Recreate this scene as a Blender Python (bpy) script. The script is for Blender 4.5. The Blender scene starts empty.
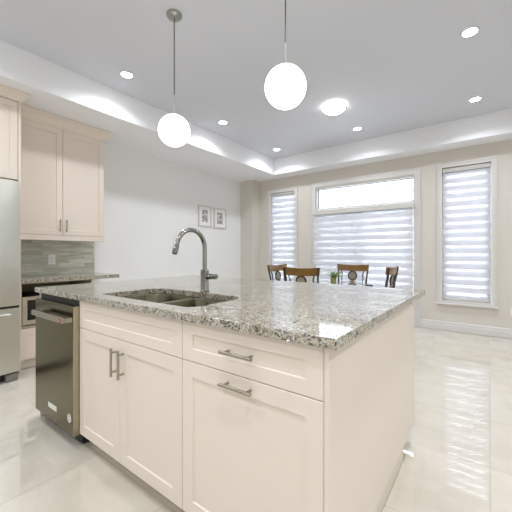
import bpy, bmesh, math, random
from math import pi, sin, cos, radians
from mathutils import Vector, Matrix

S = bpy.context.scene
COL = S.collection
random.seed(4)

# ------------------------------------------------------------------ camera, world, exposure
F_PX, YAW, CY, CAM_H = 313.2, 36.783, 253.23, 1.1769
cd = bpy.data.cameras.new('camera')
cam = bpy.data.objects.new('camera', cd)
COL.objects.link(cam)
cam.location = (0, 0, CAM_H)
cam.rotation_euler = (radians(90), 0, radians(YAW))
cd.sensor_width = 36
cd.lens = F_PX / 512 * 36
cd.shift_y = (CY - 256) / 512
cd.clip_start = 0.02
S.camera = cam

w = bpy.data.worlds.new('sky')
S.world = w
w.use_nodes = True
w.node_tree.nodes['Background'].inputs[0].default_value = (0.88, 0.93, 1.0, 1)
w.node_tree.nodes['Background'].inputs[1].default_value = 7.5

S.view_settings.view_transform = 'Standard'
S.view_settings.look = 'None'
S.view_settings.gamma = 1
S.view_settings.use_curve_mapping = False
S.view_settings.exposure = 0.86
S.cycles.max_bounces = 14
S.cycles.diffuse_bounces = 7
S.cycles.transparent_max_bounces = 16

POT_W = 4.7         # radiant watts of one recessed ceiling light at the dining end
POT_K = 6.0         # and of one added unseen over the kitchen to brighten the island front
POT_COL = (0.935, 0.972, 1.03)
GLOBE_E = 3.0
LAMP_E = 4.0

# ------------------------------------------------------------------ mesh helpers
def new():
    return bmesh.new()

def box(bm, x0, x1, y0, y1, z0, z1, bev=0.0, seg=2):
    r = bmesh.ops.create_cube(bm, size=1)
    vs = r['verts']
    for v in vs:
        v.co = Vector(((x0 + x1) / 2 + v.co.x * (x1 - x0), (y0 + y1) / 2 + v.co.y * (y1 - y0), (z0 + z1) / 2 + v.co.z * (z1 - z0)))
    if bev:
        es = {e for v in vs for e in v.link_edges}
        bmesh.ops.bevel(bm, geom=list(es), offset=bev, segments=seg, affect='EDGES', profile=0.5)

def tube(bm, pts, r, seg=12, cap=True):
    pts = [Vector(p) for p in pts]
    n = len(pts)
    rs = r if isinstance(r, (list, tuple)) else [r] * n
    tans = []
    for i in range(n):
        a = pts[max(i - 1, 0)]; b = pts[min(i + 1, n - 1)]
        tans.append((b - a).normalized())
    t = tans[0]
    up = Vector((0, 0, 1)) if abs(t.z) < 0.9 else Vector((1, 0, 0))
    nrm = (up - t * up.dot(t)).normalized()
    rings = []
    for i in range(n):
        t = tans[i]
        nrm = (nrm - t * nrm.dot(t)).normalized()
        bi = t.cross(nrm)
        rings.append([bm.verts.new(pts[i] + (nrm * cos(2 * pi * k / seg) + bi * sin(2 * pi * k / seg)) * rs[i]) for k in range(seg)])
    for a, b in zip(rings, rings[1:]):
        for k in range(seg):
            bm.faces.new((a[k], a[(k + 1) % seg], b[(k + 1) % seg], b[k]))
    if cap:
        bm.faces.new(list(reversed(rings[0])))
        bm.faces.new(rings[-1])

def lathe(bm, prof, c, seg=32):
    """prof: (radius, z) from bottom to top; r == 0 closes at the axis."""
    rings = []
    for r, z in prof:
        if r <= 1e-6:
            rings.append([bm.verts.new((c[0], c[1], c[2] + z))])
        else:
            rings.append([bm.verts.new((c[0] + r * cos(2 * pi * k / seg), c[1] + r * sin(2 * pi * k / seg), c[2] + z)) for k in range(seg)])
    for a, b in zip(rings, rings[1:]):
        for k in range(seg):
            k2 = (k + 1) % seg
            if len(a) == 1 and len(b) == 1:
                continue
            if len(a) == 1:
                bm.faces.new((a[0], b[k2], b[k]))
            elif len(b) == 1:
                bm.faces.new((a[k], a[k2], b[0]))
            else:
                bm.faces.new((a[k], a[k2], b[k2], b[k]))

def prism(bm, loops, to3, d0, d1):
    """Flat shape with holes (loops of 2D points; the first is the outline) given thickness d0..d1; to3(a, b, d) -> point."""
    es = []
    for lp in loops:
        vs = [bm.verts.new(to3(a, b, d0)) for a, b in lp]
        for i in range(len(vs)):
            es.append(bm.edges.new((vs[i], vs[(i + 1) % len(vs)])))
    g = bmesh.ops.triangle_fill(bm, use_beauty=True, use_dissolve=False, edges=es)
    fs = [f for f in g['geom'] if isinstance(f, bmesh.types.BMFace)]
    ex = bmesh.ops.extrude_face_region(bm, geom=fs)
    off = Vector(to3(0, 0, d1)) - Vector(to3(0, 0, d0))
    for v in ex['geom']:
        if isinstance(v, bmesh.types.BMVert):
            v.co += off

def rrect(x0, x1, y0, y1, r, n=6):
    """r: one radius or four (for corners x1y0, x1y1, x0y1, x0y0)."""
    rr = r if isinstance(r, (list, tuple)) else [r] * 4
    pts = []
    for (cx, cy, a0), q in zip(((x1, y0, -90), (x1, y1, 0), (x0, y1, 90), (x0, y0, 180)), rr):
        ox = cx - q if cx == x1 else cx + q
        oy = cy - q if cy == y1 else cy + q
        for k in range(n + 1):
            a = radians(a0 + 90 * k / n)
            pts.append((ox + q * cos(a), oy + q * sin(a)))
    return pts

def sweep(bm, path, prof, close=True):
    """Moulding: path = list of (x, y); prof = list of (out, z), out to the right of the path's direction."""
    n = len(path)
    rings = []
    for i in range(n):
        p = Vector(path[i])
        ns = []
        if i > 0:
            d = (p - Vector(path[i - 1])).normalized(); ns.append(Vector((d.y, -d.x)))
        if i < n - 1:
            d = (Vector(path[i + 1]) - p).normalized(); ns.append(Vector((d.y, -d.x)))
        m = ns[0] if len(ns) == 1 else (ns[0] + ns[1]) / (1 + ns[0].dot(ns[1]))
        rings.append([bm.verts.new((p.x + m.x * o, p.y + m.y * o, z)) for o, z in prof])
    k = len(prof)
    for a, b in zip(rings, rings[1:]):
        for j in range(k):
            j2 = (j + 1) % k
            bm.faces.new((a[j], a[j2], b[j2], b[j]))
    bm.faces.new(rings[0]); bm.faces.new(list(reversed(rings[-1])))

FRONT = lambda y: (lambda a, b, d: (a, y - d, b))      # faces -Y
EAST = lambda x: (lambda a, b, d: (x + d, a, b))       # faces +X

def shaker(bm, a0, a1, b0, b1, to3, t=0.02, rail=0.065, rec=0.008, railv=None):
    rv = rail if railv is None else railv
    def ring(ia, ib, d):
        return [bm.verts.new(to3(a, b, d)) for a, b in ((a0 + ia, b0 + ib), (a1 - ia, b0 + ib), (a1 - ia, b1 - ib), (a0 + ia, b1 - ib))]
    R = [ring(0, 0, 0), ring(0, 0, t - .002), ring(.002, .002, t), ring(rail, rv, t), ring(rail + .003, rv + .003, t - rec)]
    for p, q in zip(R, R[1:]):
        for k in range(4):
            bm.faces.new((p[k], p[(k + 1) % 4], q[(k + 1) % 4], q[k]))
    bm.faces.new(R[-1]); bm.faces.new(list(reversed(R[0])))

def bar_pull(bm, p0, p1, out, r=0.0065, inset=0.022):
    """Straight bar handle between p0 and p1 with two posts that go back by vector out."""
    p0, p1, out = Vector(p0), Vector(p1), Vector(out)
    d = (p1 - p0).normalized()
    tube(bm, [p0, p1], r, 12)
    for q in (p0 + d * inset, p1 - d * inset):
        tube(bm, [q, q + out], r * .8, 10)

def make(name, bm, m, parent=None, smooth=0):
    """Link the mesh; vertices were given in world coordinates and become local to the parent's root."""
    bmesh.ops.remove_doubles(bm, verts=bm.verts, dist=1e-6)
    bmesh.ops.recalc_face_normals(bm, faces=bm.faces)
    me = bpy.data.meshes.new(name)
    bm.to_mesh(me); bm.free()
    for mm in (m if isinstance(m, (list, tuple)) else [m]):
        me.materials.append(mm)
    o = bpy.data.objects.new(name, me)
    COL.objects.link(o)
    if parent is not None:
        r = parent
        while r.parent is not None:
            r = r.parent
        me.transform(Matrix.Translation(-r.location))
        o.parent = parent
    if smooth:
        me.polygons.foreach_set('use_smooth', [True] * len(me.polygons))
        me.set_sharp_from_angle(angle=radians(smooth))
    return o

def props(o, label=None, cat=None, group=None, kind=None):
    for k, v in (('label', label), ('category', cat), ('group', group), ('kind', kind)):
        if v: o[k] = v
    return o

def thing(name, loc, label, cat, group=None, kind=None):
    o = bpy.data.objects.new(name, None)
    o.empty_display_size = .05
    COL.objects.link(o)
    o.location = loc
    return props(o, label, cat, group, kind)

def dup(o, loc=None, rotz=None, label=None):
    c = o.copy(); COL.objects.link(c)
    if loc is not None: c.location = loc
    if rotz is not None: c.rotation_euler = (0, 0, rotz)
    if label: c['label'] = label
    for ch in list(o.children):
        d = ch.copy(); COL.objects.link(d); d.parent = c
        for g in list(ch.children):
            e = g.copy(); COL.objects.link(e); e.parent = d
    return c

# ------------------------------------------------------------------ materials
def mat(name, col, rough=.5, metal=0, **kw):
    m = bpy.data.materials.new(name); m.use_nodes = True
    b = m.node_tree.nodes['Principled BSDF']
    b.inputs['Base Color'].default_value = (*col, 1)
    b.inputs['Roughness'].default_value = rough
    b.inputs['Metallic'].default_value = metal
    for k, v in kw.items():
        b.inputs[k].default_value = v
    return m

def N(m, t, **kw):
    n = m.node_tree.nodes.new(t)
    for k, v in kw.items():
        setattr(n, k, v)
    return n

def L(m, a, b):
    m.node_tree.links.new(a, b)

def bsdf(m):
    return m.node_tree.nodes['Principled BSDF']

def coords(m, scale=(1, 1, 1), kind='Object'):
    tc = N(m, 'ShaderNodeTexCoord'); mp = N(m, 'ShaderNodeMapping')
    L(m, tc.outputs[kind], mp.inputs[0])
    mp.inputs['Scale'].default_value = scale
    return mp.outputs[0]

def ramp(m, src, stops):
    r = N(m, 'ShaderNodeValToRGB')
    e = r.color_ramp.elements
    while len(e) < len(stops): e.new(.5)
    for x, (p, c) in zip(e, stops):
        x.position = p; x.color = (*c, 1)
    L(m, src, r.inputs[0])
    return r.outputs[0]

def mix(m, fac, a, b, mode='MIX'):
    x = N(m, 'ShaderNodeMix', data_type='RGBA', blend_type=mode)
    for s, i in ((fac, 0), (a, 6), (b, 7)):
        if isinstance(s, (int, float)): x.inputs[i].default_value = s
        elif isinstance(s, tuple): x.inputs[i].default_value = (*s, 1)
        else: L(m, s, x.inputs[i])
    return x.outputs[2]

def noise(m, vec, scale, detail=3, rough=.5):
    n = N(m, 'ShaderNodeTexNoise')
    n.inputs['Scale'].default_value = scale; n.inputs['Detail'].default_value = detail; n.inputs['Roughness'].default_value = rough
    L(m, vec, n.inputs['Vector'])
    return n.outputs['Fac']

def paint(name, col, rough=.6, bump=.03, scale=180):
    m = mat(name, col, rough)
    v = coords(m)
    b = N(m, 'ShaderNodeBump'); b.inputs['Strength'].default_value = bump; b.inputs['Distance'].default_value = .002
    L(m, noise(m, v, scale), b.inputs['Height']); L(m, b.outputs[0], bsdf(m).inputs['Normal'])
    L(m, mix(m, noise(m, v, 1.3), tuple(c * .985 for c in col), tuple(min(1, c * 1.015) for c in col)), bsdf(m).inputs['Base Color'])
    return m

M = {}
M['wall'] = paint('daylit_wall_paint', (.84, .84, .825))  # whitened from the beige: daylight on the left wall put into the colour
M['wall_beige'] = paint('beige_wall_paint', (.68, .64, .58))
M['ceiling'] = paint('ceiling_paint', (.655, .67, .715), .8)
M['soffit'] = paint('soffit_paint_lightened', (.86, .865, .885), .8)  # lighter than the ceiling: light on the fascia is put into the colour
M['trim'] = paint('white_trim_paint', (.70, .68, .66), .4, .01)
M['cabinet'] = paint('cream_cabinet_lacquer', (.785, .695, .605), .38, .008, 60)
M['niche'] = paint('cabinet_inside', (.50, .44, .30), .5, .01)
M['toe'] = paint('toe_kick_board', (.72, .66, .56), .5, .01)
M['dark_gap'] = mat('black_plastic', (.012, .011, .01), .45)
M['white_plastic'] = mat('white_plastic', (.86, .85, .83), .35)
M['nickel'] = mat('satin_nickel', (.40, .37, .30), .30, 1)
M['chrome'] = mat('chrome', (.34, .34, .31), .10, 1)
M['iron'] = mat('dark_iron', (.045, .04, .04), .45, .4)
M['brush_dark'] = mat('pendant_rod', (.20, .19, .17), .35, .8)
M['canopy'] = mat('pendant_canopy', (.40, .41, .37), .35, 1)
M['cable'] = mat('clear_cord', (.55, .55, .54), .4)
M['red'] = mat('red_enamel', (.40, .02, .02), .3)
M['sticker'] = mat('pale_sticker', (.75, .74, .68), .5)
M['gasket'] = mat('grey_gasket', (.22, .23, .26), .6)
M['soil'] = mat('soil', (.05, .035, .02), .9)
M['pot'] = mat('green_glazed_pot', (.36, .38, .12), .35)
M['leaf'] = mat('leaf_green', (.20, .32, .09), .5)

def steel(name, col, rough=.24, axis=(1, 90, 90), bump=.012):
    m = mat(name, col, rough, 1)
    v = coords(m, axis)
    n = noise(m, v, 6, 4)
    b = N(m, 'ShaderNodeBump'); b.inputs['Strength'].default_value = bump; b.inputs['Distance'].default_value = .001
    L(m, n, b.inputs['Height']); L(m, b.outputs[0], bsdf(m).inputs['Normal'])
    r = N(m, 'ShaderNodeMapRange'); r.inputs['To Min'].default_value = rough * .85; r.inputs['To Max'].default_value = rough * 1.15
    L(m, n, r.inputs[0]); L(m, r.outputs[0], bsdf(m).inputs['Roughness'])
    return m
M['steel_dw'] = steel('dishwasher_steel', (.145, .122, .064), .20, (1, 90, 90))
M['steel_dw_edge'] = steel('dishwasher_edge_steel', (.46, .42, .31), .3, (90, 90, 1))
M['steel_fridge'] = steel('fridge_steel', (.66, .67, .62), .34, (90, 90, 1))
M['steel_sink'] = steel('sink_steel', (.21, .19, .13), .26, (60, 2, 60))
M['steel_mw'] = steel('microwave_steel', (.62, .60, .52), .3, (90, 1, 90))
M['black_glass'] = mat('black_glass', (.01, .01, .01), .06)

def granite():
    m = mat('speckled_granite', (.5, .47, .4), .06)
    bsdf(m).inputs['IOR'].default_value = 1.95
    v = coords(m)
    base = ramp(m, noise(m, v, 9, 5, .7), [(.30, (.24, .205, .14)), (.44, (.40, .36, .285)), (.56, (.50, .465, .40)), (.72, (.60, .575, .52))])
    # warp so that the crystals are ragged
    nv = N(m, 'ShaderNodeTexNoise'); nv.inputs['Scale'].default_value = 120; L(m, v, nv.inputs['Vector'])
    wv = N(m, 'ShaderNodeVectorMath', operation='MULTIPLY_ADD'); wv.inputs[1].default_value = (.007, .007, .007)
    L(m, nv.outputs['Color'], wv.inputs[0]); L(m, v, wv.inputs[2])
    vo = N(m, 'ShaderNodeTexVoronoi'); vo.inputs['Scale'].default_value = 190
    L(m, wv.outputs[0], vo.inputs['Vector'])
    sp = N(m, 'ShaderNodeSeparateColor'); L(m, vo.outputs['Color'], sp.inputs[0])
    gre = ramp(m, sp.outputs[2], [(.55, (0, 0, 0)), (.63, (1, 1, 1))])
    c = mix(m, gre, base, (.25, .235, .195))
    tan = ramp(m, sp.outputs[1], [(.80, (0, 0, 0)), (.86, (1, 1, 1))])
    c = mix(m, tan, c, (.36, .29, .17))
    wh = ramp(m, sp.outputs[1], [(.14, (1, 1, 1)), (.20, (0, 0, 0))])
    c = mix(m, wh, c, (.56, .53, .465))
    clus = ramp(m, noise(m, v, 34, 3), [(.44, (0, 0, 0)), (.54, (1, 1, 1))])
    dark = mix(m, 1.0, ramp(m, sp.outputs[0], [(.60, (0, 0, 0)), (.66, (1, 1, 1))]), clus, 'MULTIPLY')
    c = mix(m, dark, c, (.04, .037, .03))
    L(m, c, bsdf(m).inputs['Base Color'])
    return m
M['granite'] = granite()

def tile_floor():
    m = mat('polished_porcelain_tile', (.8, .77, .72), .05)
    g = N(m, 'ShaderNodeNewGeometry'); s = N(m, 'ShaderNodeSeparateXYZ'); L(m, g.outputs['Position'], s.inputs[0])
    T = .611
    def mth(op, a, b=None):
        n = N(m, 'ShaderNodeMath', operation=op)
        for i, x in enumerate((a, b)):
            if x is None: continue
            if isinstance(x, (int, float)): n.inputs[i].default_value = x
            else: L(m, x, n.inputs[i])
        return n.outputs[0]
    ux = mth('DIVIDE', s.outputs[0], T)
    uy = mth('DIVIDE', mth('SUBTRACT', s.outputs[1], .92), T)
    def edge(u):
        f = mth('FRACT', mth('ADD', u, 100))
        return mth('MINIMUM', f, mth('SUBTRACT', 1, f))
    d = mth('MINIMUM', edge(ux), edge(uy))
    grout = ramp(m, d, [(.0026, (1, 1, 1)), (.0052, (0, 0, 0))])
    cell = N(m, 'ShaderNodeCombineXYZ')
    L(m, mth('FLOOR', ux), cell.inputs[0]); L(m, mth('FLOOR', uy), cell.inputs[1])
    wn = N(m, 'ShaderNodeTexWhiteNoise', noise_dimensions='3D'); L(m, cell.outputs[0], wn.inputs['Vector'])
    add = N(m, 'ShaderNodeVectorMath', operation='ADD')
    sc = N(m, 'ShaderNodeVectorMath', operation='SCALE'); sc.inputs['Scale'].default_value = 9
    L(m, wn.outputs['Color'], sc.inputs[0]); L(m, g.outputs['Position'], add.inputs[0]); L(m, sc.outputs[0], add.inputs[1])
    n = noise(m, add.outputs[0], 3.2, 6, .6)
    c = ramp(m, n, [(.3, (.57, .52, .435)), (.55, (.645, .598, .515)), (.75, (.69, .648, .567))])
    c = mix(m, grout, c, (.36, .32, .26))
    L(m, c, bsdf(m).inputs['Base Color'])
    r = mix(m, grout, (.014, .014, .014), (.4, .4, .4)); L(m, r, bsdf(m).inputs['Roughness'])
    bsdf(m).inputs['IOR'].default_value = 2.25
    return m
M['floor'] = tile_floor()

def backsplash():
    m = mat('grey_green_strip_tile', (.4, .42, .38), .22)
    g = N(m, 'ShaderNodeNewGeometry'); s = N(m, 'ShaderNodeSeparateXYZ'); L(m, g.outputs['Position'], s.inputs[0])
    c = N(m, 'ShaderNodeCombineXYZ'); L(m, s.outputs[1], c.inputs[0]); L(m, s.outputs[2], c.inputs[1])
    b = N(m, 'ShaderNodeTexBrick')
    b.offset = .37; b.squash = 1.0
    for k, v in (('Scale', 1.0), ('Brick Width', .30), ('Row Height', .05), ('Mortar Size', .0012), ('Bias', 0.0)):
        b.inputs[k].default_value = v
    b.inputs['Color1'].default_value = (.46, .48, .40, 1); b.inputs['Color2'].default_value = (.70, .72, .63, 1); b.inputs['Mortar'].default_value = (.62, .63, .56, 1)
    L(m, c.outputs[0], b.inputs['Vector'])
    mp = N(m, 'ShaderNodeMapping'); mp.inputs['Scale'].default_value = (5, 38, 1); L(m, c.outputs[0], mp.inputs[0])
    st = ramp(m, noise(m, mp.outputs[0], 1, 4), [(.3, (.72, .73, .70)), (.7, (1.12, 1.1, 1.08))])
    L(m, mix(m, 1.0, b.outputs['Color'], st, 'MULTIPLY'), bsdf(m).inputs['Base Color'])
    return m
M['backsplash'] = backsplash()

def wood():
    m = mat('brown_wood', (.3, .15, .05), .3)
    v = coords(m, (3, 40, 40))
    L(m, ramp(m, noise(m, v, 1.5, 5, .6), [(.3, (.13, .060, .009)), (.55, (.235, .118, .020)), (.75, (.33, .18, .04))]), bsdf(m).inputs['Base Color'])
    return m
M['wood'] = wood()

def cane():
    m = mat('woven_cane', (.4, .33, .2), .6)
    v = coords(m)
    a = N(m, 'ShaderNodeTexWave', wave_type='BANDS', bands_direction='DIAGONAL'); a.inputs['Scale'].default_value = 60
    L(m, v, a.inputs[0])
    L(m, mix(m, a.outputs['Fac'], (.46, .40, .27), (.16, .13, .09)), bsdf(m).inputs['Base Color'])
    return m
M['cane'] = cane()
M['fabric'] = mat('seat_fabric', (.30, .24, .16), .9)

def emit(name, col, e):
    m = bpy.data.materials.new(name); m.use_nodes = True
    nt = m.node_tree; nt.nodes.clear()
    o = nt.nodes.new('ShaderNodeOutputMaterial'); x = nt.nodes.new('ShaderNodeEmission')
    x.inputs[0].default_value = (*col, 1); x.inputs[1].default_value = e
    nt.links.new(x.outputs[0], o.inputs[0])
    return m
M['globe'] = emit('lit_opal_globe', (1.0, .985, .96), GLOBE_E)
M['lens'] = emit('lit_lens', POT_COL, 30)
M['bowl'] = emit('lit_glass_bowl', (1.0, .985, .96), LAMP_E)

def pane():
    m = bpy.data.materials.new('window_glass'); m.use_nodes = True
    nt = m.node_tree; nt.nodes.clear()
    o = nt.nodes.new('ShaderNodeOutputMaterial'); t = nt.nodes.new('ShaderNodeBsdfTransparent'); g = nt.nodes.new('ShaderNodeBsdfGlossy')
    t.inputs[0].default_value = (.95, .97, .97, 1); g.inputs['Roughness'].default_value = .01
    f = nt.nodes.new('ShaderNodeFresnel'); f.inputs[0].default_value = 1.45
    x = nt.nodes.new('ShaderNodeMixShader')
    nt.links.new(f.outputs[0], x.inputs[0]); nt.links.new(t.outputs[0], x.inputs[1]); nt.links.new(g.outputs[0], x.inputs[2]); nt.links.new(x.outputs[0], o.inputs[0])
    return m
M['glass'] = pane()

def fabric(name, clear, trans, col=(.90, .905, .93)):
    """Blind cloth: part lets the view through, the rest scatters light forward and back."""
    m = bpy.data.materials.new(name); m.use_nodes = True
    nt = m.node_tree; nt.nodes.clear()
    o = nt.nodes.new('ShaderNodeOutputMaterial')
    d = nt.nodes.new('ShaderNodeBsdfDiffuse'); t = nt.nodes.new('ShaderNodeBsdfTranslucent'); c = nt.nodes.new('ShaderNodeBsdfTransparent')
    d.inputs[0].default_value = (*col, 1); t.inputs[0].default_value = (*col, 1)
    a = nt.nodes.new('ShaderNodeMixShader'); a.inputs[0].default_value = trans
    b = nt.nodes.new('ShaderNodeMixShader'); b.inputs[0].default_value = clear
    nt.links.new(d.outputs[0], a.inputs[1]); nt.links.new(t.outputs[0], a.inputs[2])
    nt.links.new(a.outputs[0], b.inputs[1]); nt.links.new(c.outputs[0], b.inputs[2]); nt.links.new(b.outputs[0], o.inputs[0])
    return m
M['frame'] = mat('pale_frame', (.66, .63, .59), .45)
M['cassette'] = mat('blind_cassette', (.62, .605, .57), .45)
M['band'] = fabric('blind_band_cloth', .0, .52, (.88, .885, .91))
M['sheer'] = fabric('blind_sheer_cloth', .46, .62)
M['screen'] = fabric('insect_screen', .82, .1, (.25, .25, .27))

def table_glass():
    m = mat('clear_table_glass', (.92, .95, .95), .03)
    bsdf(m).inputs['Transmission Weight'].default_value = .9
    bsdf(m).inputs['IOR'].default_value = 1.45
    return m
M['tglass'] = table_glass()

def art(name, seed):
    m = mat(name, (.85, .85, .85), .6)
    v = coords(m)
    mp = N(m, 'ShaderNodeMapping'); mp.inputs['Location'].default_value = (seed, seed, 0); L(m, v, mp.inputs[0])
    n = noise(m, mp.outputs[0], 22, 3)
    L(m, ramp(m, n, [(.42, (.74, .73, .75)), (.48, (.45, .44, .47)), (.54, (.13, .12, .13)), (.60, (.50, .44, .36))]), bsdf(m).inputs['Base Color'])
    return m

def stone_wall():
    m = mat('pale_stone_cladding', (.75, .75, .76), .9)
    v = coords(m)
    n = ramp(m, noise(m, v, 4.6, 3, .6), [(.39, (.095, .095, .10)), (.45, (.28, .28, .285)), (.7, (.40, .40, .40))])
    L(m, n, bsdf(m).inputs['Base Color'])
    return m

# ------------------------------------------------------------------ room shell
WL, WY, WR, WB = -4.38, 5.545, 2.6, -3.4
SE, SY, ZS, ZC = -3.442, 5.213, 2.74, 3.05
CX, CYY = -4.05, 5.30      # corner chase

def struct(name, bm, m, label, cat='wall'):
    return props(make(name, bm, m), label, cat, kind='structure')

bm = new(); box(bm, WL - .2, WR + .2, WB - .2, WY + .2, -.1, 0)
struct('floor', bm, M['floor'], 'polished cream porcelain tile floor with thin grout lines', 'floor')
bm = new(); box(bm, WL - .2, WL, WB - .2, WY + .2, 0, ZC + .1)
struct('wall_left', bm, M['wall'], 'pale off-white wall behind the kitchen units and two pictures')
bm = new(); box(bm, WR, WR + .2, WB - .2, WY + .2, 0, ZC + .1)
struct('wall_right', bm, M['wall'], 'pale wall at the open side of the room, outside the picture')
bm = new(); box(bm, WL, WR, WB - .2, WB, 0, ZC + .1)
struct('wall_front', bm, M['wall'], 'pale wall behind the camera')
bm = new()
DL, DR, DT = -2.705, -.975, 2.425
W1 = (-3.755, -3.165, .45, 2.445); W3 = (-.59, .012, .455, 2.475)
loops = [[(WL - .2, 0), (DL, 0), (DL, DT), (DR, DT), (DR, 0), (WR + .2, 0), (WR + .2, ZC + .1), (WL - .2, ZC + .1)]]
for a, b, c, d in (W1, W3):
    loops.append([(a, c), (b, c), (b, d), (a, d)])
prism(bm, loops, lambda a, b, d: (a, WY + d, b), 0, .2)
struct('wall_back', bm, M['wall_beige'], 'beige wall with three tall openings at the dining end')
bm = new(); box(bm, WL, CX, CYY, WY, 0, ZS)
struct('wall_corner', bm, M['wall_beige'], 'narrow boxed-out beige corner between left wall and window wall')
bm = new()
box(bm, WL - .2, WR + .2, WB - .2, WY + .2, ZC, ZC + .1)
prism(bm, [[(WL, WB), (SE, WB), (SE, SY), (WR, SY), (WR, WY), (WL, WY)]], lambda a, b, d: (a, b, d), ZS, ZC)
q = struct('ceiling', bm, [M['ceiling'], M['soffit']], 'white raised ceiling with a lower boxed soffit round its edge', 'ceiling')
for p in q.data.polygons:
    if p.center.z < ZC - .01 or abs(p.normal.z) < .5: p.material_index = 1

BBP = [(0, .004), (.016, .004), (.016, .085), (.012, .10), (.012, .125), (.005, .14), (0, .14)]
bm = new()
sweep(bm, [(-.885, WY), (WR, WY)], BBP)
sweep(bm, [(CX + .017, WY), (-2.795, WY)], BBP)
struct('baseboard_back', bm, M['trim'], 'white baseboard along the window wall', 'baseboard')
bm = new()
sweep(bm, [(WL, 2.20), (WL, CYY), (CX, CYY), (CX, WY)], BBP)
struct('baseboard_left', bm, M['trim'], 'white baseboard along the left wall', 'baseboard')

# windows
def ring_frame(bm, a0, a1, b0, b1, wd, y0, y1, bottom=True, bev=.003):
    """Rectangular frame lying in the wall plane, from y0 to y1."""
    wl, wr, wt, wb = wd
    if bottom:
        loops = [[(a0, b0), (a1, b0), (a1, b1), (a0, b1)], [(a0 + wl, b0 + wb), (a1 - wr, b0 + wb), (a1 - wr, b1 - wt), (a0 + wl, b1 - wt)]]
    else:
        loops = [[(a0, b0), (a0 + wl, b0), (a0 + wl, b1 - wt), (a1 - wr, b1 - wt), (a1 - wr, b0), (a1, b0), (a1, b1), (a0, b1)]]
    prism(bm, loops, lambda a, b, d: (a, d, b), y0, y1)

def casing(bm, a0, a1, b0, b1, wd, door=False):
    ring_frame(bm, a0, a1, b0, b1, (wd,) * 4, WY - .014, WY, not door)
    o = .018          # raised back band round the outer edge
    ring_frame(bm, a0, a1, b0, b1, (o,) * 4, WY - .024, WY - .014, not door)

def narrow_window(name, W, label):
    a0, a1, b0, b1 = W
    r = thing(name, ((a0 + a1) / 2, WY, b0), label, 'window', kind='structure')
    bm = new(); casing(bm, a0 - .065, a1 + .065, b0 - .05, b1 + .065, .065); make('window_casing', bm, M['trim'], r)
    bm = new(); box(bm, a0 - .085, a1 + .085, WY - .045, WY - .0245, b0 - .052, b0 - .028, .003); make('window_sill', bm, M['trim'], r)
    bm = new(); ring_frame(bm, a0 + .001, a1 - .001, b0 + .001, b1 - .001, (.05,) * 4, WY + .08, WY + .15); make('window_sash', bm, M['white_plastic'], r)
    bm = new(); box(bm, a0 + .052, a1 - .052, WY + .11, WY + .118, b0 + .052, b1 - .052); make('pane', bm, M['glass'], r)
    return r
narrow_window('window_1', W1, 'narrow tall window left of the patio door, beside the room corner')
narrow_window('window_2', W3, 'narrow tall white-framed window on the right of the patio door')

r = thing('door_1', ((DL + DR) / 2, WY, 0), 'white sliding patio door with a clear transom window above', 'door', kind='structure')
bm = new(); casing(bm, DL - .09, DR + .09, .003, DT + .105, .09, True); make('door_casing', bm, M['trim'], r)
bm = new()
ring_frame(bm, DL + .001, DR - .001, .003, DT - .001, (.016,) * 4, WY + .02, WY + .17)
box(bm, DL + .03, DR - .03, WY + .02, WY + .17, 1.955, 2.035)
make('door_frame', bm, M['white_plastic'], r)
bm = new(); ring_frame(bm, DL + .0175, DR - .0175, 2.0355, DT - .0175, (.008,) * 4, WY + .09, WY + .12); make('gasket', bm, M['gasket'], r)
bm = new(); box(bm, DL + .026, DR - .026, WY + .10, WY + .108, 2.044, DT - .026); make('transom_pane', bm, M['glass'], r)
MX = (DL + DR) / 2
for (a0, a1, y) in ((DL + .03, MX + .04, WY + .11), (MX - .04, DR - .03, WY + .05)):
    bm = new(); ring_frame(bm, a0, a1, .035, 1.953, (.06,) * 4, y, y + .045); q = make('sliding_panel', bm, M['white_plastic'], r)
    bm = new(); box(bm, a0 + .06, a1 - .06, y + .018, y + .026, .095, 1.893); make('pane', bm, M['glass'], q)
bm = new(); box(bm, DL + .03, MX + .03, WY + .166, WY + .169, .035, 1.95); make('insect_screen', bm, M['screen'], r)

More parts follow.
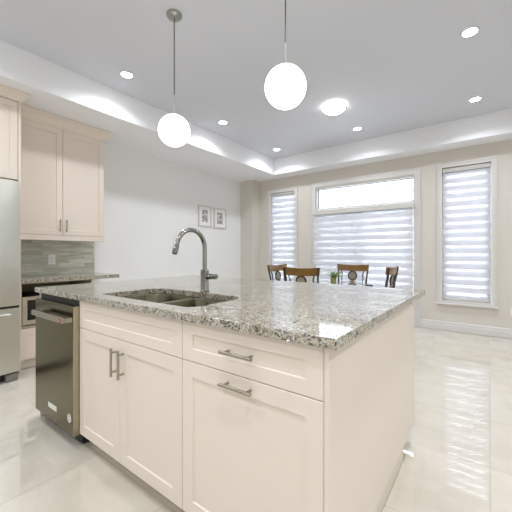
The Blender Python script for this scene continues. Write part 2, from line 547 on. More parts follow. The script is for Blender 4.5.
# blinds: two layers of cloth with alternating dense and sheer bands, a cassette and a bottom rail
def blind(W, y, label, zc0, zc1, zb, depth, margin=.012):
    a0, a1 = W
    r = thing('zebra_blind', ((a0 + a1) / 2, y, zb), label, 'window blind', 'zebra blinds over the dining end windows')
    bm = new(); box(bm, a0, a1, y - depth / 2, y + depth / 2, zc0, zc1, .006, 2); k = make('cassette', bm, M['cassette'], r)
    bm = new(); box(bm, a0 + .004, a1 - .004, y - depth / 2 + .004, y - depth / 2 + .02, zc0 - .005, zc0 + .001); make('cassette_lip', bm, M['gasket'], k)
    P = .118
    for off, yy in ((0, y - .008), (.005, y + .010)):
        bm = new()
        f0 = []
        z = zc0 + .004; i = 0
        zz = [z]
        ph = (z - off) % P
        z -= ph if ph > .01 else P
        lo = zb
        # boundaries alternate: dense band 0.072, sheer band 0.046
        edges = []
        z = zc0 + .004
        t = (z + off) % P
        cur = z
        dense = t < .072
        nxt = (t if dense else t - .072)
        while cur > lo + 1e-4:
            e = max(cur - nxt, lo)
            if cur - e > 1e-4:
                v = [bm.verts.new(p) for p in ((a0 + margin, yy, e), (a1 - margin, yy, e), (a1 - margin, yy, cur), (a0 + margin, yy, cur))]
                f = bm.faces.new(v); f.material_index = 0 if dense else 1
                v = None
            cur = e; dense = not dense; nxt = .072 if dense else .046
        ex = bmesh.ops.extrude_face_region(bm, geom=list(bm.faces))
        for v in ex['geom']:
            if isinstance(v, bmesh.types.BMVert): v.co.y += .0006
        make('fabric', bm, [M['band'], M['sheer']], r)
    bm = new(); box(bm, a0 + margin, a1 - margin, y - .016, y + .018, zb - .028, zb, .004); make('bottom_rail', bm, M['trim'], r)
    return r
ZB = .50
blind((W1[0] + .004, W1[1] - .004), WY + .036, 'striped white blind in the narrow window beside the room corner', 2.395, 2.44, ZB, .055)
b3 = blind((W3[0] + .004, W3[1] - .004), WY + .036, 'striped white blind in the narrow window on the right', 2.405, 2.468, ZB, .055)
bm = new(); tube(bm, [(W3[1] - .012, WY + .003, 2.40), (W3[1] - .012, WY + .003, 1.35)], .0025, 6); make('bead_chain', bm, M['white_plastic'], b3)
bm = new(); box(bm, W3[1] - .018, W3[1] - .006, WY - .004, WY + .008, 1.72, 1.77, .002); make('chain_weight', bm, M['white_plastic'], b3)
b2 = blind((DL - .005, DR + .005), WY - .062, 'wide striped white blind covering the sliding patio door', 1.900, 1.985, .10, .070)
bm = new(); tube(bm, [(DR - .002, WY - .11, 1.93), (DR - .002, WY - .11, .85)], .0025, 6); make('bead_chain', bm, M['white_plastic'], b2)

# outside
bm = new(); box(bm, -30, 30, WY + .2, 40, -.25, -.15)
struct('ground', bm, mat('pale_paving', (.62, .62, .62), .9), 'pale ground outside the patio door', 'ground')
bm = new(); box(bm, -14, 6, 13, 14, -.2, 5.6)
struct('exterior_wall', bm, stone_wall(), 'pale stone wall of the house across the yard', 'wall')

# ------------------------------------------------------------------ ceiling lights
def downlight(x, y, label, group='recessed ceiling downlights', power=POT_W):
    r = thing('recessed_downlight', (x, y, ZC), label, 'ceiling light', group)
    bm = new(); lathe(bm, [(.052, -.002), (.055, -.005), (.066, -.006), (.072, -.004), (.074, 0)], (x, y, ZC), 32); make('trim_ring', bm, M['ceiling'], r, 40)
    bm = new(); lathe(bm, [(0, -.0035), (.052, -.0035), (.052, -.001), (0, -.001)], (x, y, ZC), 32); make('lens', bm, M['lens'], r)
    ld = bpy.data.lights.new('downlight_lamp', 'AREA'); ld.shape = 'DISK'; ld.size = .11; ld.energy = power; ld.spread = radians(142); ld.color = POT_COL
    lo = bpy.data.objects.new('downlight_lamp', ld); COL.objects.link(lo); lo.parent = r; lo.location = (0, 0, -.007)
    return r
pots = [(-3.055, 1.82, 'round recessed ceiling light nearest the cream wall cabinets'),
        (-3.065, 3.31, 'recessed ceiling light just right of the globe pendant with visible canopy'),
        (-3.085, 4.75, 'small recessed ceiling light at the corner of the raised ceiling'),
        (-1.60, 4.69, 'recessed ceiling light between the glass ceiling lamp and patio door'),
        (-.145, 4.65, 'recessed ceiling light in front of the narrow right window'),
        (-.138, 3.21, 'largest looking recessed ceiling light, high at the right of the photo')]
for x, y, l in pots:
    downlight(x, y, l)
for x, y in ((-.14, 1.7), (-3.06, .33), (-1.6, -.2), (-.14, .2), (1.3, 4.65), (1.3, 3.2), (1.3, 1.7), (1.3, .2), (-3.06, -1.2), (-1.6, -1.6), (-.14, -1.3), (1.3, -1.3)):  # unseen lights added along the grid to brighten the kitchen
    downlight(x, y, 'added recessed ceiling light over the kitchen, out of view', 'added ceiling downlights out of view', POT_K if y < 1 else POT_W)

x, y = -1.59, 3.78
r = thing('flush_ceiling_lamp', (x, y, ZC), 'round white glass ceiling lamp with small metal clips above the dining table', 'ceiling light')
bm = new(); lathe(bm, [(0, -.022), (.10, -.022), (.11, -.015), (.11, 0), (0, 0)], (x, y, ZC), 32); make('base_plate', bm, M['white_plastic'], r, 40)
bm = new(); lathe(bm, [(0, -.098), (.05, -.094), (.095, -.080), (.125, -.060), (.145, -.036), (.140, -.034), (.12, -.05), (.06, -.07), (0, -.075)], (x, y, ZC), 40); make('glass_bowl', bm, M['bowl'], r, 60)
for k in range(3):
    a = radians(253 + 120 * k)
    bm = new()
    px, py = x + .140 * cos(a), y + .140 * sin(a)
    tube(bm, [(x + .105 * cos(a), y + .105 * sin(a), ZC - .018), (px, py, ZC - .024), (x + .151 * cos(a), y + .151 * sin(a), ZC - .034), (px, py, ZC - .048)], .007, 8)
    lathe(bm, [(0, -.012), (.011, -.009), (.014, 0), (.011, .009), (0, .012)], (px + .006 * cos(a), py + .006 * sin(a), ZC - .05), 12)
    make('clip', bm, M['nickel'], r, 40)

def pendant(x, zc, label):
    y, R = 1.584, .1218
    r = thing('pendant_lamp', (x, y, ZC), label, 'pendant lamp', 'globe pendants over the island')
    bm = new(); lathe(bm, [(0, -.028), (.012, -.028), (.052, -.022), (.058, -.016), (.060, 0), (0, 0)], (x, y, ZC), 32); make('canopy', bm, M['canopy'], r, 40)
    bm = new(); tube(bm, [(x, y, ZC - .026), (x, y, 2.42)], .0048, 10); make('rod', bm, M['brush_dark'], r, 40)
    bm = new(); tube(bm, [(x, y, 2.421), (x, y, zc + R + .012)], .0028, 8); make('cord', bm, M['cable'], r, 40)
    bm = new(); lathe(bm, [(.03, -.004), (.03, .004), (.012, .012), (0, .013)], (x, y, zc + R - .002), 20); make('globe_cap', bm, M['white_plastic'], r, 40)
    bm = new(); lathe(bm, [(0, -R)] + [(R * cos(radians(t)), R * sin(radians(t))) for t in range(-84, 85, 6)] + [(0, R)], (x, y, zc), 48); make('globe', bm, M['globe'], r, 80)
    return r
pendant(-1.985, 2.138, 'white globe pendant lamp whose round ceiling canopy is in view')
pendant(-.967, 2.156, 'larger looking white globe pendant lamp nearer the room centre')

# ------------------------------------------------------------------ wall cabinets, fridge side
# upper wall cabinet
UX, UY0, UY1 = -4.02, 1.102, 2.077
r = thing('wall_cabinet', (WL, (UY0 + UY1) / 2, 1.36), 'cream two-door wall cabinet with crown moulding above the tiled backsplash', 'cabinet')
bm = new(); box(bm, WL + .002, UX - .022, UY0, UY1, 1.40, 2.735); make('body', bm, M['cabinet'], r)
bm = new(); box(bm, UX - .06, UX - .004, UY0, UY1 + .002, 1.325, 1.387, .003); make('light_rail', bm, M['cabinet'], r)
for a0, a1, hy in ((UY0 + .004, 1.585, 1.552), (1.589, UY1, 1.622)):
    bm = new(); shaker(bm, a0, a1, 1.388, 2.625, EAST(UX - .0205), .0205, .062, .009); q = make('door', bm, M['cabinet'], r)
    bm = new(); bar_pull(bm, (UX + .03, hy, 1.425), (UX + .03, hy, 1.57), (-.030, 0, 0)); make('handle', bm, M['nickel'], q, 40)
CROWN = [(-.02, 2.625), (.012, 2.625), (.016, 2.640), (.030, 2.650), (.040, 2.668), (.066, 2.696), (.078, 2.704), (.082, 2.716), (.094, 2.720), (.094, 2.738), (-.02, 2.738)]
bm = new(); sweep(bm, [(UX, UY0), (UX, UY1), (WL + .002, UY1)], CROWN); make('crown_moulding', bm, M['cabinet'], r)

# tall fridge housing: gable panel + cabinet above
GX, GY = -3.685, 1.080
r = thing('fridge_housing', (WL, .6, 0), 'tall cream panel and top cabinet with crown moulding enclosing the fridge', 'cabinet')
bm = new(); box(bm, WL + .002, GX, GY - .022, GY, .004, 2.735, .002); make('side_panel', bm, M['cabinet'], r)
bm = new(); box(bm, WL + .002, GX, .045, .067, .004, 2.735, .002); make('side_panel', bm, M['cabinet'], r)
bm = new(); box(bm, WL + .003, GX - .024, .068, GY - .023, 1.90, 2.735); make('body', bm, M['cabinet'], r)
for a0, a1 in ((.070, .570), (.574, GY - .026)):
    bm = new(); shaker(bm, a0, a1, 1.893, 2.650, EAST(GX - .023), .021, .062, .009); make('door', bm, M['cabinet'], r)
bm = new(); sweep(bm, [(GX, .045), (GX, GY), (UX + .1, GY)], [(o * .72 if o > 0 else o, 2.738 - (2.738 - z) * .74) for o, z in CROWN]); make('crown_moulding', bm, M['cabinet'], r)

# fridge
FX = -3.50
r = thing('refrigerator', (-3.9, .56, 0), 'stainless steel bottom-freezer refrigerator in the tall cream housing', 'refrigerator')
FY0, FY1 = .085, 1.020
bm = new(); box(bm, WL + .05, FX - .075, FY0 + .008, FY1 - .008, .06, 1.83, .004); make('body', bm, mat('fridge_grey', (.30, .30, .29), .5), r)
def curved_door(bm, z0, z1, y0, y1):
    # softly bowed steel front
    n = 12
    ring = []
    for k in range(n + 1):
        t = k / n
        ring.append((FX + .006 * (1 - (2 * t - 1) ** 2) - (.010 if k in (0, n) else 0), y0 + (y1 - y0) * t))
    pts = [(FX - .07, y0)] + ring + [(FX - .07, y1)]
    prism(bm, [pts], lambda a, b, d: (a, b, d), z0, z1)
bm = new(); curved_door(bm, .695, 1.845, FY0, FY1); q = make('door', bm, M['steel_fridge'], r, 30)
bm = new(); bar_pull(bm, (FX + .055, FY0 + .06, .80), (FX + .055, FY0 + .06, 1.55), (-.06, 0, 0), .011, .04); make('handle', bm, M['steel_fridge'], q, 40)
bm = new(); curved_door(bm, .085, .672, FY0, FY1); q = make('freezer_drawer', bm, M['steel_fridge'], r, 30)
bm = new(); bar_pull(bm, (FX + .055, FY0 + .06, .625), (FX + .055, FY1 - .085, .625), (-.06, 0, 0), .011, .03); make('handle', bm, M['steel_fridge'], q, 40)
bm = new(); box(bm, FX - .16, FX - .066, FY0 + .01, FY1 - .012, .012, .0845); make('base_grille', bm, M['dark_gap'], r)
for yy in (FY0 + .06, FY1 - .06):
    bm = new(); box(bm, FX - .10, FX - .012, yy - .045, yy + .045, .003, .068, .008); make('foot', bm, mat('foot_grey', (.20, .20, .18), .5), r)
bm = new(); box(bm, FX - .074, FX - .012, FY0 + .01, FY1 - .004, .673, .694); make('door_gasket', bm, M['dark_gap'], r)

# base cabinet with open niche, microwave inside
BX = -3.755
r = thing('base_cabinet', (-4.05, 1.45, 0), 'cream base cabinet with an open microwave niche below the wall cabinet', 'cabinet')
BY0, BY1 = 1.082, 1.815
bm = new()
box(bm, WL + .003, BX, BY0, BY0 + .02, .10, .870); box(bm, WL + .003, BX, BY1 - .02, BY1, .004, .870)
box(bm, WL + .003, BX - .001, BY0 + .02, BY1 - .02, .10, .12); box(bm, WL + .003, WL + .02, BY0 + .02, BY1 - .02, .12, .870)
make('body', bm, M['cabinet'], r)
bm = new(); box(bm, WL + .021, BX - .004, BY0 + .021, BY1 - .021, .42, .438); make('shelf', bm, M['niche'], r)
bm = new()
box(bm, WL + .021, BX - .004, BY0 + .0205, BY0 + .026, .439, .8695); box(bm, WL + .021, BX - .004, BY1 - .026, BY1 - .0205, .439, .8695)
box(bm, WL + .021, WL + .026, BY0 + .027, BY1 - .027, .439, .8695); box(bm, WL + .027, BX - .03, BY0 + .027, BY1 - .027, .862, .8695)
make('niche_lining', bm, M['niche'], r)
bm = new(); shaker(bm, BY0 + .002, BY1 - .002, .108, .415, EAST(BX + .0005), .02, .06, .008); make('drawer', bm, M['cabinet'], r)
bm = new(); box(bm, WL + .05, BX - .045, BY0 + .001, BY1 - .0205, .004, .099); make('toe_kick', bm, M['toe'], r)
r = thing('microwave', (-4.0, 1.45, .439), 'stainless microwave with black window in the base cabinet niche', 'microwave')
bm = new(); box(bm, -4.28, BX - .012, BY0 + .03, BY1 - .03, .4395, .735, .004); make('body', bm, M['dark_gap'], r)
bm = new(); prism(bm, [[(BY0 + .028, .452), (BY1 - .030, .452), (BY1 - .03, .735), (BY0 + .028, .735)], [(BY0 + .070, .495), (BY1 - .17, .495), (BY1 - .17, .700), (BY0 + .070, .700)]], EAST(BX - .012), 0, .020); make('door_frame', bm, M['steel_mw'], r)
bm = new(); box(bm, BX - .0115, BX - .003, BY0 + .0705, BY1 - .1705, .4955, .6995); make('door_window', bm, M['black_glass'], r)

# backsplash + counter on left wall
bm = new(); box(bm, WL + .0005, WL + .0085, GY + .001, 2.124, .915, 1.3995)
struct('trim_1', bm, M['backsplash'], 'grey green strip tile backsplash under the wall cabinet', 'backsplash')
bm = new(); box(bm, WL + .0005, -3.728, GY + .001, 2.124, .872, .914, .003)
o = make('side_countertop', bm, M['granite']); props(o, 'short speckled granite worktop along the left wall below the backsplash', 'countertop')
def outlet(name, c, axis, label):
    r = thing(name, c, label, 'outlet')
    cx, cy, cz = c
    if axis == 'x':
        to = lambda a, b, d: (cx + d, cy + a, cz + b)
    else:
        to = lambda a, b, d: (cx + a, cy - d, cz + b)
    bm = new(); prism(bm, [rrect(-.038, .038, -.06, .06, .006, 3)], to, 0, .006); make('cover_plate', bm, M['white_plastic'], r)
    for zz in (-.022, .022):
        bm = new(); prism(bm, [rrect(-.017, .017, zz - .015, zz + .015, .008, 4)], to, .0062, .0085); q = make('socket', bm, M['sticker'], r)
        bm = new()
        for aa in (-.006, .006): prism(bm, [[(aa - .001, zz - .005), (aa + .001, zz - .005), (aa + .001, zz + .005), (aa - .001, zz + .005)]], to, .0086, .009)
        make('slot', bm, M['dark_gap'], q)
outlet('wall_outlet', (WL + .009, 1.600, 1.098), 'x', 'white double wall outlet on the grey tiled backsplash')
outlet('wall_outlet', (.262, WY - .0005, .37), 'y', 'white wall outlet low on the beige wall right of the window')

# pictures
def picture(y0, y1, z0, z1, label, seed):
    r = thing('framed_picture', (WL, (y0 + y1) / 2, z0), label, 'picture', 'pair of white framed pictures')
    bm = new()
    prism(bm, [[(y0, z0), (y1, z0), (y1, z1), (y0, z1)], [(y0 + .022, z0 + .022), (y1 - .022, z0 + .022), (y1 - .022, z1 - .022), (y0 + .022, z1 - .022)]], EAST(WL + .0005), 0, .026)
    make('frame', bm, M['frame'], r)
    bm = new()
    prism(bm, [[(y0 + .0225, z0 + .0225), (y1 - .0225, z0 + .0225), (y1 - .0225, z1 - .0225), (y0 + .0225, z1 - .0225)], [(y0 + .09, z0 + .085), (y1 - .09, z0 + .085), (y1 - .09, z1 - .085), (y0 + .09, z1 - .085)]], EAST(WL + .0005), .002, .012)
    make('mat_board', bm, M['white_plastic'], r)
    bm = new(); box(bm, WL + .002, WL + .008, y0 + .0905, y1 - .0905, z0 + .0855, z1 - .0855); make('print', bm, art('sketch_print', seed), r)
picture(4.045, 4.375, 1.685, 2.088, 'white framed print on the left wall, the one nearer the cabinets', 1.3)
picture(4.455, 4.800, 1.680, 2.078, 'white framed print on the left wall, the one nearer the corner', 7.7)

# ------------------------------------------------------------------ island
F0, R0 = .875, -.3835            # front face of the doors, outer face of the end panel
ZT, ZU = .932, .898             # island worktop, top and underside
CF, CR, CL, CB = .852, -.349, -2.63, 2.362
DL_, DM_, DR_ = -1.984, -1.532, -1.045
ZG, ZB_ = .729, .090
IB = 2.178                      # back of the island body

# body: end panels, back, toe boards, base moulding
r = thing('kitchen_island', (-1.49, 1.5, 0), 'plain cream end panel and shell of the island, raised on a recessed toe kick', 'kitchen island')
bm = new(); box(bm, R0 - .0150, R0, F0 - .002, IB, .106, ZU - .0005, .0015); make('side_board', bm, M['cabinet'], r)
bm = new(); box(bm, -2.603, -2.586, F0, IB, .003, ZU - .0005); make('side_board', bm, M['cabinet'], r)
bm = new(); box(bm, -2.585, R0 - .0155, IB - .018, IB, .106, ZU - .0005); make('rear_board', bm, M['cabinet'], r)
bm = new(); box(bm, DL_, R0 - .062, .950, .962, .002, ZB_ - .002); make('toe_kick', bm, M['toe'], r)
bm = new(); box(bm, R0 - .0146, R0 - .0125, F0 + .012, 1.93, .002, .1055); box(bm, R0 - .075, R0 - .062, .963, 1.90, .002, .105); make('toe_kick', bm, M['toe'], r)

r = thing('sink_cabinet', ((DL_ + DR_) / 2, F0, ZB_), 'cream two-door sink cabinet of the island below the steel sink', 'cabinet')
bm = new()
g = .0015
for x0, x1 in ((DL_, DL_ + .016), (DR_ - .016, DR_ - .001)): box(bm, x0, x1, F0 + .0205, IB - .02, ZB_, ZU - .002)
box(bm, DL_ + .016, DR_ - .016, F0 + .03, IB - .02, ZB_, ZB_ + .016)
make('body', bm, M['cabinet'], r)
bm = new(); shaker(bm, DL_ + g, DR_ - g, ZG + g, ZU - .003, FRONT(F0 + .020), .020, .062, .006, .052); make('false_front', bm, M['cabinet'], r)
for a0, a1, hx in ((DL_ + g, DM_ - g, -1.566), (DM_ + g, DR_ - g, -1.498)):
    bm = new(); shaker(bm, a0, a1, ZB_, ZG - g, FRONT(F0 + .020), .020, .062, .006); q = make('door', bm, M['cabinet'], r)
    bm = new(); bar_pull(bm, (hx, F0 - .030, .540), (hx, F0 - .030, .685), (0, .0302, 0)); make('handle', bm, M['nickel'], q, 40)

DE = R0 - .0152
r = thing('drawer_cabinet', ((DR_ + DE) / 2, F0, ZB_), 'cream island cabinet with one drawer above a tall pull-out front', 'cabinet')
bm = new(); box(bm, DR_ + .001, DE, F0 + .0215, IB - .02, ZB_, ZU - .002); make('body', bm, M['cabinet'], r)
bm = new(); shaker(bm, DR_ + g, DE - .002, ZG + g, ZU - .003, FRONT(F0 + .020), .020, .062, .006, .052); q = make('drawer', bm, M['cabinet'], r)
bm = new(); bar_pull(bm, (-.802, F0 - .030, .813), (-.652, F0 - .030, .813), (0, .0302, 0)); make('handle', bm, M['nickel'], q, 40)
bm = new(); shaker(bm, DR_ + g, DE - .002, ZB_, ZG - g, FRONT(F0 + .020), .020, .062, .006); q = make('pull_out_door', bm, M['cabinet'], r)
bm = new(); bar_pull(bm, (-.806, F0 - .030, .692), (-.656, F0 - .030, .692), (0, .0302, 0)); make('handle', bm, M['nickel'], q, 40)

# worktop with the sink cut-out
SX0, SX1, SY0, SY1 = -1.885, -1.078, .950, 1.368
hole = rrect(SX0, SX1, SY0, SY1, [.05, .13, .13, .05], 8)
bm = new()
def wt(a, b, d): return (a, b, d)
e = .003
prism(bm, [[(CL, CF), (CR, CF), (CR, CB), (CL, CB)], hole], wt, ZU + e, ZT - e)
prism_top = bm
o = make('island_countertop', bm, M['granite'])
props(o, 'large speckled granite island worktop with a sink cut-out', 'countertop')
bv = o.modifiers.new('edge', 'BEVEL'); bv.width = .0029; bv.segments = 2; bv.limit_method = 'ANGLE'; bv.angle_limit = radians(60)
o.data.transform(Matrix.Translation((0, 0, -(ZU + ZT) / 2))); o.data.transform(Matrix.Scale((ZT - ZU) / (ZT - ZU - 2 * e), 4, (0, 0, 1))); o.data.transform(Matrix.Translation((0, 0, (ZU + ZT) / 2)))

# sink: two steel bowls hung under the worktop
r = thing('kitchen_sink', ((SX0 + SX1) / 2, (SY0 + SY1) / 2, ZU - .22), 'double bowl stainless undermount sink in the island worktop', 'sink')
DVX = -1.478
def bowl(x0, x1, y0, y1, rad, depth):
    bm = new()
    def ring(i, z, rr):
        return [bm.verts.new((a, b, z)) for a, b in rrect(x0 + i, x1 - i, y0 + i, y1 - i, [max(.012, q - i) + rr for q in rad], 8)]
    zt = ZU - .001
    R = [ring(-.014, zt - .003, .0), ring(-.014, zt, 0), ring(0, zt, 0), ring(.003, zt - .006, 0), ring(.010, zt - depth + .03, 0), ring(.018, zt - depth + .01, 0), ring(.040, zt - depth, 0)]
    out = [ring(.046, zt - depth - .004, 0), ring(.014, zt - depth + .006, 0), ring(.004, zt - depth + .03, 0), ring(-.001, zt - .008, 0)]
    seq = R
    for p, q in zip(seq, seq[1:]):
        for k in range(len(p)):
            bm.faces.new((p[k], p[(k + 1) % len(p)], q[(k + 1) % len(p)], q[k]))
    bm.faces.new(R[-1])
    so = [R[0]] + out[::-1]
    for p, q in zip(so, so[1:]):
        for k in range(len(p)):
            bm.faces.new((p[k], q[k], q[(k + 1) % len(p)], p[(k + 1) % len(p)]))
    bm.faces.new(list(reversed(out[0])))
    return bm
for x0, x1, rad in ((SX0 - .004, DVX - .0145, [.05, .06, .13, .05]), (DVX + .0145, SX1 + .004, [.05, .13, .06, .05])):
    q = make('bowl', bowl(x0, x1, SY0 - .004, SY1 + .004, rad, .20), M['steel_sink'], r, 50)
    bm = new(); lathe(bm, [(0, .002), (.028, .002), (.034, .006), (.044, .004), (.045, 0), (0, 0)], ((x0 + x1) / 2, (SY0 + SY1) / 2 + .05, ZU - .2008), 24); make('drain', bm, M['chrome'], q, 40)

# faucet
fx, fy = -1.462, 1.408
r = thing('kitchen_faucet', (fx, fy, ZT), 'tall chrome gooseneck faucet standing behind the sink', 'faucet')
bm = new(); lathe(bm, [(0, .0005), (.030, .0005), (.031, .004), (.027, .008), (.0265, .010), (.0265, .135), (.024, .140), (0, .140)], (fx, fy, ZT), 28); make('body', bm, M['chrome'], r, 40)
bm = new()
R_, zc_ = .112, 1.207
pts = [(fx, fy, ZT + .138), (fx, fy, ZT + .2)] + [(fx, fy - R_ + R_ * cos(radians(t)), zc_ + R_ * sin(radians(t))) for t in range(0, 173, 12)]
t = radians(168)
last = Vector(pts[-1]); d = Vector((0, -sin(radians(165)) * 1.0, cos(radians(165)))).normalized()
dd = (Vector(pts[-1]) - Vector(pts[-2])).normalized()
pts.append(tuple(last + dd * .006))
tube(bm, pts, .0140, 16); make('spout', bm, M['chrome'], r, 60)
hd = last + dd * .007
bm = new(); tube(bm, [hd, hd + dd * .012, hd + dd * .042, hd + dd * .050], [.0150, .0168, .0168, .0150], 16); q = make('spray_head', bm, M['chrome'], r, 40)
bm = new(); tube(bm, [hd + dd * .0505, hd + dd * .054], .0125, 14); make('nozzle', bm, M['dark_gap'], q)
bm = new(); box(bm, hd.x - .006, hd.x + .006, hd.y - .026, hd.y - .015, hd.z - .040, hd.z - .016, .002); make('spray_button', bm, M['brush_dark'], q)
bm = new(); tube(bm, [(fx + .0268, fy, ZT + .098), (fx + .05, fy, ZT + .098), (fx + .052, fy, ZT + .098), (fx + .100, fy, ZT + .100), (fx + .105, fy, ZT + .100)], [.019, .019, .0175, .0175, .013], 16); make('lever_handle', bm, M['chrome'], r, 40)

# dishwasher
dx0, dx1, dy = -2.583, -1.9875, .842
r = thing('dishwasher', ((dx0 + dx1) / 2, dy, .003), 'dark stainless dishwasher with bar handle at the end of the island', 'dishwasher')
bm = new(); box(bm, dx0 + .004, dx1 - .004, .905, 1.45, .06, .885); box(bm, dx0 + .01, dx1 - .01, .93, 1.3, .006, .06); make('tub', bm, M['dark_gap'], r)
bm = new(); box(bm, dx0 + .002, dx1 - .002, .880, .9045, .800, .889, .003); make('control_strip', bm, M['dark_gap'], r)
bm = new(); box(bm, dx0, dx1, dy, .8795, .078, .858, .004, 3)
o = make('door', bm, [M['steel_dw'], M['steel_dw_edge']], r)
for p in o.data.polygons:
    if p.normal.x > .7: p.material_index = 1
door = o
bm = new(); box(bm, dx0 + .02, dx1 - .02, .905, .925, .004, .077); make('toe_plate', bm, M['dark_gap'], r)
bm = new(); box(bm, -2.460, -1.992, .777, .795, .765, .799, .006, 3); q = make('handle', bm, M['nickel'], door)
for x in (-2.440, -2.010):
    bm = new(); box(bm, x - .016, x + .016, .7955, dy - .0003, .766, .792, .003); make('handle', bm, M['nickel'], door)
bm = new()
def disc(bm, c, rad, y0, y1, n=24):
    prism(bm, [[(c[0] + rad * cos(2 * pi * k / n), c[1] + rad * sin(2 * pi * k / n)) for k in range(n)]], lambda a, b, d: (a, d, b), y0, y1)
disc(bm, (-2.014, .782), .0160, .7765, .7747); make('medallion', bm, M['red'], door)
bm = new()
n = 24
prism(bm, [[(-2.014 + .0088 * cos(2 * pi * k / n), .782 + .0088 * sin(2 * pi * k / n)) for k in range(n)], [(-2.014 + .0074 * cos(2 * pi * k / n), .782 + .0074 * sin(2 * pi * k / n)) for k in range(n)]], lambda a, b, d: (a, d, b), .7745, .7741)
prism(bm, [[(-2.0158, .777), (-2.0122, .777), (-2.0122, .787), (-2.0158, .787)]], lambda a, b, d: (a, d, b), .7745, .7741)
make('medallion_emblem', bm, M['sticker'], door)
bm = new(); box(bm, -2.352, -2.222, dy - .0025, dy - .0002, .160, .192, .001); make('badge_plate', bm, M['sticker'], door)
bm = new(); disc(bm, (-2.040, .178), .026, dy - .0002, dy - .0014); s_ = make('round_sticker', bm, M['sticker'], door)
bm = new()
prism(bm, [[(-2.040 + .018 * cos(2 * pi * k / n), .178 + .018 * sin(2 * pi * k / n)) for k in range(n)], [(-2.040 + .013 * cos(2 * pi * k / n), .178 + .013 * sin(2 * pi * k / n)) for k in range(n)]], lambda a, b, d: (a, d, b), dy - .0016, dy - .0019)
make('sticker_print', bm, M['nickel'], door)

# ------------------------------------------------------------------ dining set
TX, TY, TZ, TR = -1.73, 3.90, .765, .58
r = thing('dining_table', (TX, TY, 0), 'round glass-topped dining table behind the island', 'table')
bm = new(); lathe(bm, [(0, -.012), (TR - .004, -.012), (TR, -.008), (TR, -.004), (TR - .004, 0), (0, 0)], (TX, TY, TZ), 64); make('table_top', bm, M['tglass'], r, 40)
bm = new(); lathe(bm, [(0, 0), (.23, 0), (.24, .02), (.19, .05), (.10, .10), (.06, .18), (.075, .34), (.055, .52), (.075, .64), (.20, .72), (.215, .752), (0, .752)], (TX, TY, .0005), 36); make('pedestal', bm, M['wood'], r, 40)

def chair(label):
    """Local frame: faces +Y, seat centre at the origin, back at -Y."""
    r = thing('dining_chair', (0, 0, 0), label, 'chair', 'dining chairs round the glass table')
    bm = new()
    prism(bm, [rrect(-.20, .20, -.20, .17, .05, 5)], lambda a, b, d: (a, b, d), .435, .485); make('seat', bm, M['fabric'], r)
    bm = new(); prism(bm, [rrect(-.203, .203, -.203, .174, .05, 5)], lambda a, b, d: (a, b, d), .395, .4345); make('seat_frame', bm, M['iron'], r)
    for s in (-1, 1):
        bm = new(); tube(bm, [(s * .175, .145, .3945), (s * .178, .150, .2), (s * .18, .155, .002)], [.018, .016, .013], 10); make('leg', bm, M['iron'], r, 40)
        bm = new(); tube(bm, [(s * .182, -.18, .3945), (s * .188, -.215, .2), (s * .195, -.255, .002)], [.018, .016, .013], 10); make('leg', bm, M['iron'], r, 40)
        bm = new(); tube(bm, [(s * .198, -.195, .436), (s * .198, -.212, .60), (s * .206, -.238, .80), (s * .219, -.265, .94), (s * .226, -.276, 1.004)], [.013, .0125, .012, .0115, .011], 10); make('back_post', bm, M['iron'], r, 40)
        bm = new()
        tube(bm, [(s * .10, -.205, .50), (s * .095, -.212, .60), (s * .112, -.222, .68), (s * .150, -.232, .76), (s * .158, -.240, .82), (s * .150, -.248, .87), (s * .165, -.256, .91), (s * .182, -.260, .935)], .0075, 8)
        make('back_scroll', bm, M['iron'], r, 40)
    # curved wooden top rail
    bm = new(); n = 14
    rows = []
    for k in range(n + 1):
        u = -1 + 2 * k / n
        yb = -.262 - .030 * (1 - u * u)
        top = 1.012 - .010 * (1 - u * u) + .004 * abs(u)
        bot = .918 - .012 * u * u * 0 + .010 * (u * u) - .004
        xt, xb = u * .240, u * .222
        rows.append([bm.verts.new(p) for p in ((xb, yb + .010, bot), (xb, yb + .028, bot), (xt, yb + .014, top), (xt, yb - .004, top))])
    for a, b in zip(rows, rows[1:]):
        for j in range(4):
            bm.faces.new((a[j], a[(j + 1) % 4], b[(j + 1) % 4], b[j]))
    bm.faces.new(rows[0]); bm.faces.new(list(reversed(rows[-1])))
    make('top_rail', bm, M['wood'], r, 40)
    # medallion and the block under it
    tilt = lambda z: -.205 - (z - .5) * .135
    bm = new()
    c = .850
    tube(bm, [(.062 * cos(2 * pi * k / 28), tilt(c + .062 * sin(2 * pi * k / 28)) + .0, c + .062 * sin(2 * pi * k / 28)) for k in range(29)], .011, 8, False); q = make('medallion', bm, M['iron'], r, 60)
    bm = new(); prism(bm, [[(.053 * cos(2 * pi * k / 24), .053 * sin(2 * pi * k / 24)) for k in range(24)]], lambda a, b, d: (a, tilt(c + b) + d, c + b), -.004, .004); make('cane_panel', bm, M['cane'], q)
    bm = new(); box(bm, -.052, .052, tilt(.745) - .010, tilt(.745) + .010, .715, .772, .003); box(bm, -.016, .016, tilt(.78) - .006, tilt(.78) + .006, .771, .792); box(bm, -.045, .045, tilt(.6) - .012, tilt(.6) + .008, .486, .716, .003); make('back_splat', bm, M['wood'], r)
    return r
ch = chair('wooden-backed chair on the camera side of the glass table, backrest towards the island')
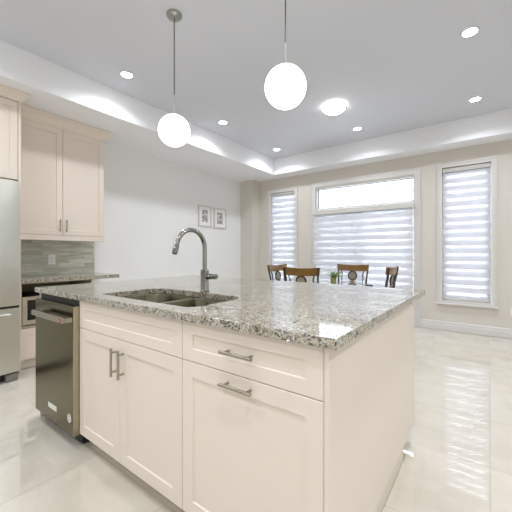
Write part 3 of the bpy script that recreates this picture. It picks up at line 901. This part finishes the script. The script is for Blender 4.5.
ch.location = (-1.76, 3.205 + .277, 0); ch.rotation_euler = (0, 0, 0)
dup(ch, (-1.622, 4.56 - .277, 0), pi, 'wooden-backed chair on the window side of the glass table, right of the plant')
dup(ch, (-2.50 + .277, 3.845, 0), -pi / 2, 'wooden-backed chair in front of the corner window, partly hidden by another chair')
dup(ch, (-.945 - .277, 4.085, 0), pi / 2, 'wooden-backed chair seen side-on at the right end of the glass table')

px, py = -1.66, 3.93
r = thing('potted_plant', (px, py, TZ), 'small leafy plant in a green pot on the dining table', 'plant')
bm = new(); lathe(bm, [(0, .0006), (.026, .0006), (.030, .008), (.038, .055), (.041, .082), (.039, .087), (.035, .084), (.033, .072), (0, .072)], (px, py, TZ), 28); make('pot', bm, M['pot'], r, 40)
bm = new(); lathe(bm, [(0, .0725), (.0315, .0725), (.0315, .076), (0, .078)], (px, py, TZ), 20); make('soil', bm, M['soil'], r)
bm = new()
for k in range(30):
    a = random.uniform(0, 2 * pi); ln = random.uniform(.13, .24); up = random.uniform(.35, 1.25); wd = random.uniform(.007, .013)
    d = Vector((cos(a), sin(a), 0)); sd = Vector((-sin(a), cos(a), 0))
    prev = None
    for i in range(6):
        t = i / 5
        p = Vector((px, py, TZ + .076)) + d * (ln * t * .8 + .006) + Vector((0, 0, 1)) * (ln * up * (t - .55 * t * t))
        wv = wd * (sin(pi * min(1, t * .9 + .12)) + .05)
        v = (bm.verts.new(p - sd * wv), bm.verts.new(p + Vector((0, 0, -wv * .35))), bm.verts.new(p + sd * wv))
        if prev:
            bm.faces.new((prev[0], v[0], v[1], prev[1])); bm.faces.new((prev[1], v[1], v[2], prev[2]))
        prev = v
o = make('leaves', bm, M['leaf'], r, 80)
m_ = o.modifiers.new('thick', 'SOLIDIFY'); m_.thickness = .0008

bm = new(); lathe(bm, [(0, .0006), (.048, .0006), (.05, .003), (.05, .008), (.047, .011), (0, .011)], (-1.235, 4.05, TZ), 28)
o = make('coaster', bm, M['dark_gap']); props(o, 'small dark flat coaster at the right edge of the glass table', 'coaster')
